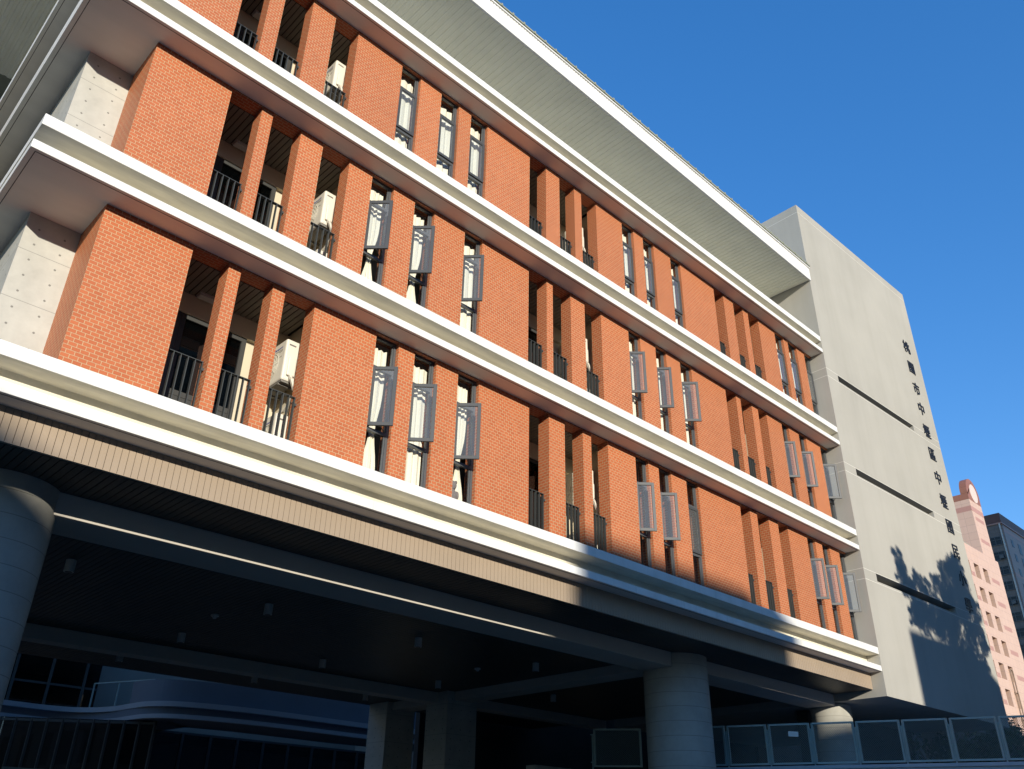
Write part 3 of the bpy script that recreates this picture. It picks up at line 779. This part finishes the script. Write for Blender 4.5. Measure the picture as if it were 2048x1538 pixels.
# ------------------------------------------------------------------ neighbours on the right
YQ = 35.781
pink = thing('apartment_building', (110, YQ, -1.7), 'pale pink tiled apartment block with a round brown crest, right of the grey tower', 'building', None)
X0, X1 = 119.93, 124.2
def tower_outline(z0, z1): return [(X0, z0), (X1, z0), (X1, z1), (X0, z1)]
up = part('upper_block', MB().box(X0, X1, YQ, YQ + 9, 36.06, 43.70), M['pink'], pink, org=(X0, YQ, 36.0))
dp = MB()
for k in range(2):
    z = 37.80 + k * 3.05
    dp.box(120.7, 123.6, YQ - .01, YQ + .02, z, z + .52)
dp.box(X0 - .011, X1 + .01, YQ - .012, YQ + 9, 42.05, 42.75)
part('rose_band', dp, M['pinkd'], up)
cr = MB().box(X0 - .02, X1 + .02, YQ - .02, YQ + 9, 43.70, 44.55)
oc = [(X0 - .02, 44.55)] + [(122.1 + math.cos(math.radians(t)) * 2.2, 44.9 + math.sin(math.radians(t)) * 2.25) for t in range(195, -20, -8)] + [(X1 + .02, 44.55)]
cr.prism(oc, YQ - .021, YQ + .9)
part('crest', cr, M['brownt'], up)
dc = [(122.25 + math.cos(math.radians(t)) * 1.25, 45.05 + math.sin(math.radians(t)) * 1.35) for t in range(0, 360, 10)]
part('crest_disc', MB().prism(dc, YQ - .06, YQ - .0215), M['disc'], up)
# lower block with a grid of deep window recesses
wx = [(103.3, 104.95), (106.3, 107.9), (109.3, 110.95), (112.3, 113.9), (115.3, 116.95), (118.3, 119.92)]
lbm = MB(); zt_ = 36.06; XA, XB = 100.0, 125.15
tops = [33.77 - 3.05 * k for k in range(10)]
z = zt_
xs = [XA] + [v for p in wx for v in p] + [XB]
for tz in tops:
    lbm.box(XA, XB, YQ, YQ + .9, tz, z)
    for i in range(0, len(xs), 2): lbm.box(xs[i], xs[i + 1], YQ, YQ + .9, tz - 1.88, tz)
    z = tz - 1.88
lbm.box(XA, XB, YQ, YQ + .9, -1.7, z)
lo = part('lower_block', lbm, M['pink'], pink, org=(XA, YQ, -1.7))
part('core', MB().box(XA, XB, YQ + .9, YQ + 14, -1.7, 34.8), M['pink'], pink)
for tz in tops:
    for a, b in wx[3:]: part('window', MB().box(a, b, YQ + .84, YQ + .899, tz - 1.88, tz), M['dwin'], lo)
dp = MB()
for tz in tops:
    dp.box(120.9, 123.5, YQ - .01, YQ + .02, tz - 1.3, tz - .75); dp.box(114.0, 114.9, YQ - .01, YQ + .02, tz - 1.9, tz - 1.35)
part('rose_band', dp, M['pinkd'], lo)
part('parapet_canopy', MB().box(105, 117.2, YQ + .5, YQ + 6, 36.3, 36.65), M['tile'], pink)
# cable loop on the corner
cb = MB()
prev = None
for i in range(17):
    t_ = math.pi * i / 16; p = (118.9 + .45 * math.cos(t_), YQ - .1, 20.6 + .6 * math.sin(t_))
    if prev: cb.bar(prev, p, .12, .12)
    prev = p
for dx in (-.45, .45): cb.bar((118.9 + dx, YQ - .1, 20.6), (118.9 + dx, YQ - .1, 8), .10, .10)
part('pipe_loop', cb, noisy('rust_pipe', (.35, .25, .18), .6, .3, 2), pink)

YD, XD = 51.81, 190.0
dk = thing('apartment_building', (XD, YD, -1.7), 'older dark tiled apartment block with maroon parapet, far right behind the pink one', 'building')
part('wall', MB().box(XD + .5, XD + 45, YD, YD + 30, -1.7, 62.7), M['dkt2'], dk)
part('side_wall', MB().box(XD, XD + .499, YD + .4, YD + 30, -1.7, 62.7), M['dkt'], dk)
part('parapet_band', MB().box(XD - .1, XD + 45.1, YD - .1, YD + 30, 62.70, 64.75), M['maroon'], dk)
part('cornice', MB().box(XD - .2, XD + 45.2, YD - .2, YD + 30, 62.45, 62.70), M['pinkd'], dk)
for k in range(13):
    z = 59.9 - k * 3.1
    for y0_ in (52.5, 57.0):
        wf = MB()
        for a_, b_, c_, d_ in ((y0_, y0_ + 3.6, z - .12, z), (y0_, y0_ + 3.6, z - 1.8, z - 1.68), (y0_, y0_ + .12, z - 1.68, z - .12), (y0_ + 3.48, y0_ + 3.6, z - 1.68, z - .12), (y0_ + 1.15, y0_ + 1.25, z - 1.68, z - .12), (y0_ + 2.35, y0_ + 2.45, z - 1.68, z - .12), (y0_ + .12, y0_ + 3.48, z - .75, z - .66)):
            wf.box(XD - .16, XD - .02, a_, b_, c_, d_)
        if (k * 2 + int(y0_)) % 3 == 0: wf.box(XD - .6, XD - .17, y0_ + .3, y0_ + 1.1, z - 1.6, z - .9)
        f_ = part('window', wf, M['metal'], dk)
        part('pane', MB().box(XD - .06, XD + .02, y0_ + .1, y0_ + 3.5, z - 1.7, z - .1), M['dwin'], f_)
    for x, ww, hh in ((193.5, 1.2, 1.6), (197.5, 1.6, 2.3), (202.5, 1.6, 2.3)):
        part('window', MB().box(x, x + ww, YD - .05, YD + .02, z - hh, z), M['dwin'], dk)
    if k % 3 == 0: part('rose_band', MB().box(XD + .51, XD + 45, YD - .02, YD + .02, z + 1.0, z + 1.7), M['pinkd'], dk)
part('drainpipe', MB().cyl((XD - .25, YD + .3), .16, -1.7, 62.4, 10), M['lamp'], dk)

# ------------------------------------------------------------------ foliage
def leaf_cloud(mb, centre, rad, n, size, rnd, squash=1.0):
    for _ in range(n):
        while True:
            p = Vector((rnd.uniform(-1, 1), rnd.uniform(-1, 1), rnd.uniform(-1, 1)))
            if .15 < p.length < 1: break
        p = Vector((p.x * rad, p.y * rad, p.z * rad * squash)) + Vector(centre)
        d = Vector((rnd.gauss(0, 1), rnd.gauss(0, 1), rnd.gauss(0, .7) - .4)).normalized(); s = size * rnd.uniform(.6, 1.3)
        u = d.cross(Vector((rnd.gauss(0, 1), rnd.gauss(0, 1), rnd.gauss(0, 1)))).normalized()
        mb.add([p - d * s, p + u * s * .42, p + d * s, p - u * s * .42], [(0, 1, 2, 3)])

def shrub(x, y, z0, z1, r, label, seed):
    rnd = random.Random(seed)
    t = thing('shrub', (x, y, z0), label, 'shrub', 'shrubs behind the mesh fence')
    st = MB()
    for i in range(7):
        a = rnd.uniform(0, 6.28); st.bar((x, y, z0), (x + math.cos(a) * r * .6, y + math.sin(a) * r * .6, z0 + (z1 - z0) * rnd.uniform(.6, .95)), .04, .04)
    part('stem', st, M['bark'], t)
    lf_ = MB()
    for i in range(34):
        a = rnd.uniform(0, 6.28); zq = rnd.uniform(z0 + .3, z1 - .2); q_ = rnd.uniform(.1, 1) * r * (1 - .45 * (zq - z0) / (z1 - z0))
        leaf_cloud(lf_, (x + math.cos(a) * q_, y + math.sin(a) * q_, zq), .48, 170, .085, rnd)
    part('foliage', lf_, M['leafd'], t)
shrub(35.2, 13.4, 1.4, 4.35, 1.7, 'dark leafy shrub behind the mesh fence beside the tower base', 3)
shrub(38.2, 12.9, 1.4, 4.75, 2.0, 'dark leafy shrub behind the mesh fence at the right picture edge', 5)
shrub(41.5, 13.5, 1.4, 5.0, 2.0, 'dark leafy shrub behind the mesh fence, farthest back of the row', 8)
part('planter_bank', MB().box(32.5, 44, 11.0, 17, -1.7, 1.4), M['deck'], deck)
# street tree in front of the tower, right of the frame; throws the leafy shadow
rnd = random.Random(21)
tree = thing('street_tree', (26.5, -2.5, -1.7), 'tall leafy street tree across from the grey tower', 'tree')
tk = MB(); pts = [(26.3, -2.4, -1.7, .22), (26.4, -2.4, 3, .18), (26.6, -2.3, 7, .13), (26.9, -2.2, 10.4, .08), (27.2, -2.1, 13, .03)]
for p, q_ in zip(pts, pts[1:]):
    s0 = len(tk.v)
    n_ = 10
    vs = [(c[0] + math.cos(2 * math.pi * i / n_) * c[3], c[1] + math.sin(2 * math.pi * i / n_) * c[3], c[2]) for c in (p, q_) for i in range(n_)]
    tk.add(vs, [(i, (i + 1) % n_, n_ + (i + 1) % n_, n_ + i) for i in range(n_)])
# facade point (along tower s, z) -> where the sun ray crosses the tree's plane
def cast(s, z, y):
    P = T @ Vector((s, 0, z)); k = (P.y - y) / 1.577
    return Vector((P.x - .73 * k, y, P.z + .402 * k))
clumps = [(2.9, 9.2, .42), (3.3, 8.5, .5), (4.2, 8.8, .45), (4.0, 7.9, .65), (5.2, 8.2, .6), (6.1, 9.0, .6), (6.9, 9.6, .7), (7.6, 10.1, .6), (8.1, 9.5, .65), (8.5, 8.9, .5), (7.2, 8.6, .75), (6.2, 7.7, .6), (8.6, 8.0, .45), (8.7, 7.3, .4), (7.6, 7.3, .6), (5.0, 7.3, .4), (3.4, 7.7, .4), (8.4, 6.7, .35), (3.0, 7.35, .25), (2.75, 8.3, .3), (6.9, 6.9, .5), (5.9, 6.8, .5), (8.0, 10.35, .35), (4.6, 7.6, .6), (3.8, 7.4, .5), (5.6, 7.5, .6), (6.5, 8.2, .7), (7.8, 8.9, .7), (8.2, 9.9, .4), (7.9, 7.9, .6), (2.8, 8.8, .35)]
cm = MB()
for (s, z, r) in clumps:
    y = rnd.uniform(-3.2, -1.0); c = cast(s, z, y)
    base = Vector((26.5, -2.3, min(10.5, c.z - .8 * abs(c.x - 26.5) - .5)))
    tk.bar(base, c, .05, .05); 
    leaf_cloud(cm, c, r, int(620 * r * r / .25), .085, rnd, .9)
    for j in range(4):
        e = c + Vector((rnd.uniform(-1, 1), rnd.uniform(-.5, .5), rnd.uniform(-.4, 1))).normalized() * r * 1.25
        tk.bar(c, e, .018, .018); leaf_cloud(cm, e, r * .35, int(80 * r / .5), .08, rnd)
part('trunk', tk, M['bark'], tree)
part('crown', cm, M['leaf'], tree)

# ------------------------------------------------------------------ buildings across the street (behind the viewer); they shade the street, and some are added only to cut light
M['streetw'] = brick_mat('street_front', (.05, .06, .07), (.07, .075, .08), (.24, .22, .20), 2.4, 3.1, .55, offset=0, rough=.5, bump=0, var=.1)
def street_block(x0, x1, y0, y1, h, label, name='street_building'):
    t = thing(name, ((x0 + x1) / 2, y1, -1.7), label, 'building', 'buildings across the street')
    part('wall', MB().box(x0, x1, y0, y1, -1.7, h - .3), M['streetw'], t)
    part('parapet', MB().box(x0, x1, y0, y1, h - .299, h), M['street'], t)
street_block(-80, -24.35, -58, -45, 19.62, 'long plain block across the street, leftmost')
street_block(-24.3, 16, -57, -45, 18.72, 'long plain block across the street, middle')
street_block(16.05, 66, -57, -44, 48.0, 'unseen very tall block added across the street to cut sky light')  # added out of view to hold back sky fill
street_block(-105, -50, -78, -58.1, 40.0, 'unseen tall slab added behind the leftmost street block to cut sky light')  # unseen, added to narrow the sky reaching the facade
street_block(-13.05, -6.0, -49, -45.1, 21.1, 'narrow stair head standing on the middle street block')
street_block(14.95, 20.2, -31, -20, 15.0, 'slim house across the street near the tree')
street_block(26.2, 70, -40, -14, 42.0, 'unseen tall block added across from the grey tower to cut sky light')  # added unseen to darken the tower's shaded wall
street_block(145, 215, -34, -12, 95.0, 'unseen high block added far right to shade the older dark apartments')  # added unseen to keep sun off the older dark block
street_block(-14, -1.3, 16, 31, 17.0, 'unseen block added left of the school to shade the courtyard', 'courtyard_shade_block')  # unseen mass added so the courtyard gets no direct sun

# ------------------------------------------------------------------ lift everything so that the ground is z = 0
for o in C.objects:
    if o.parent is None and o.type in {'MESH', 'EMPTY'}: o.location.z += ZO
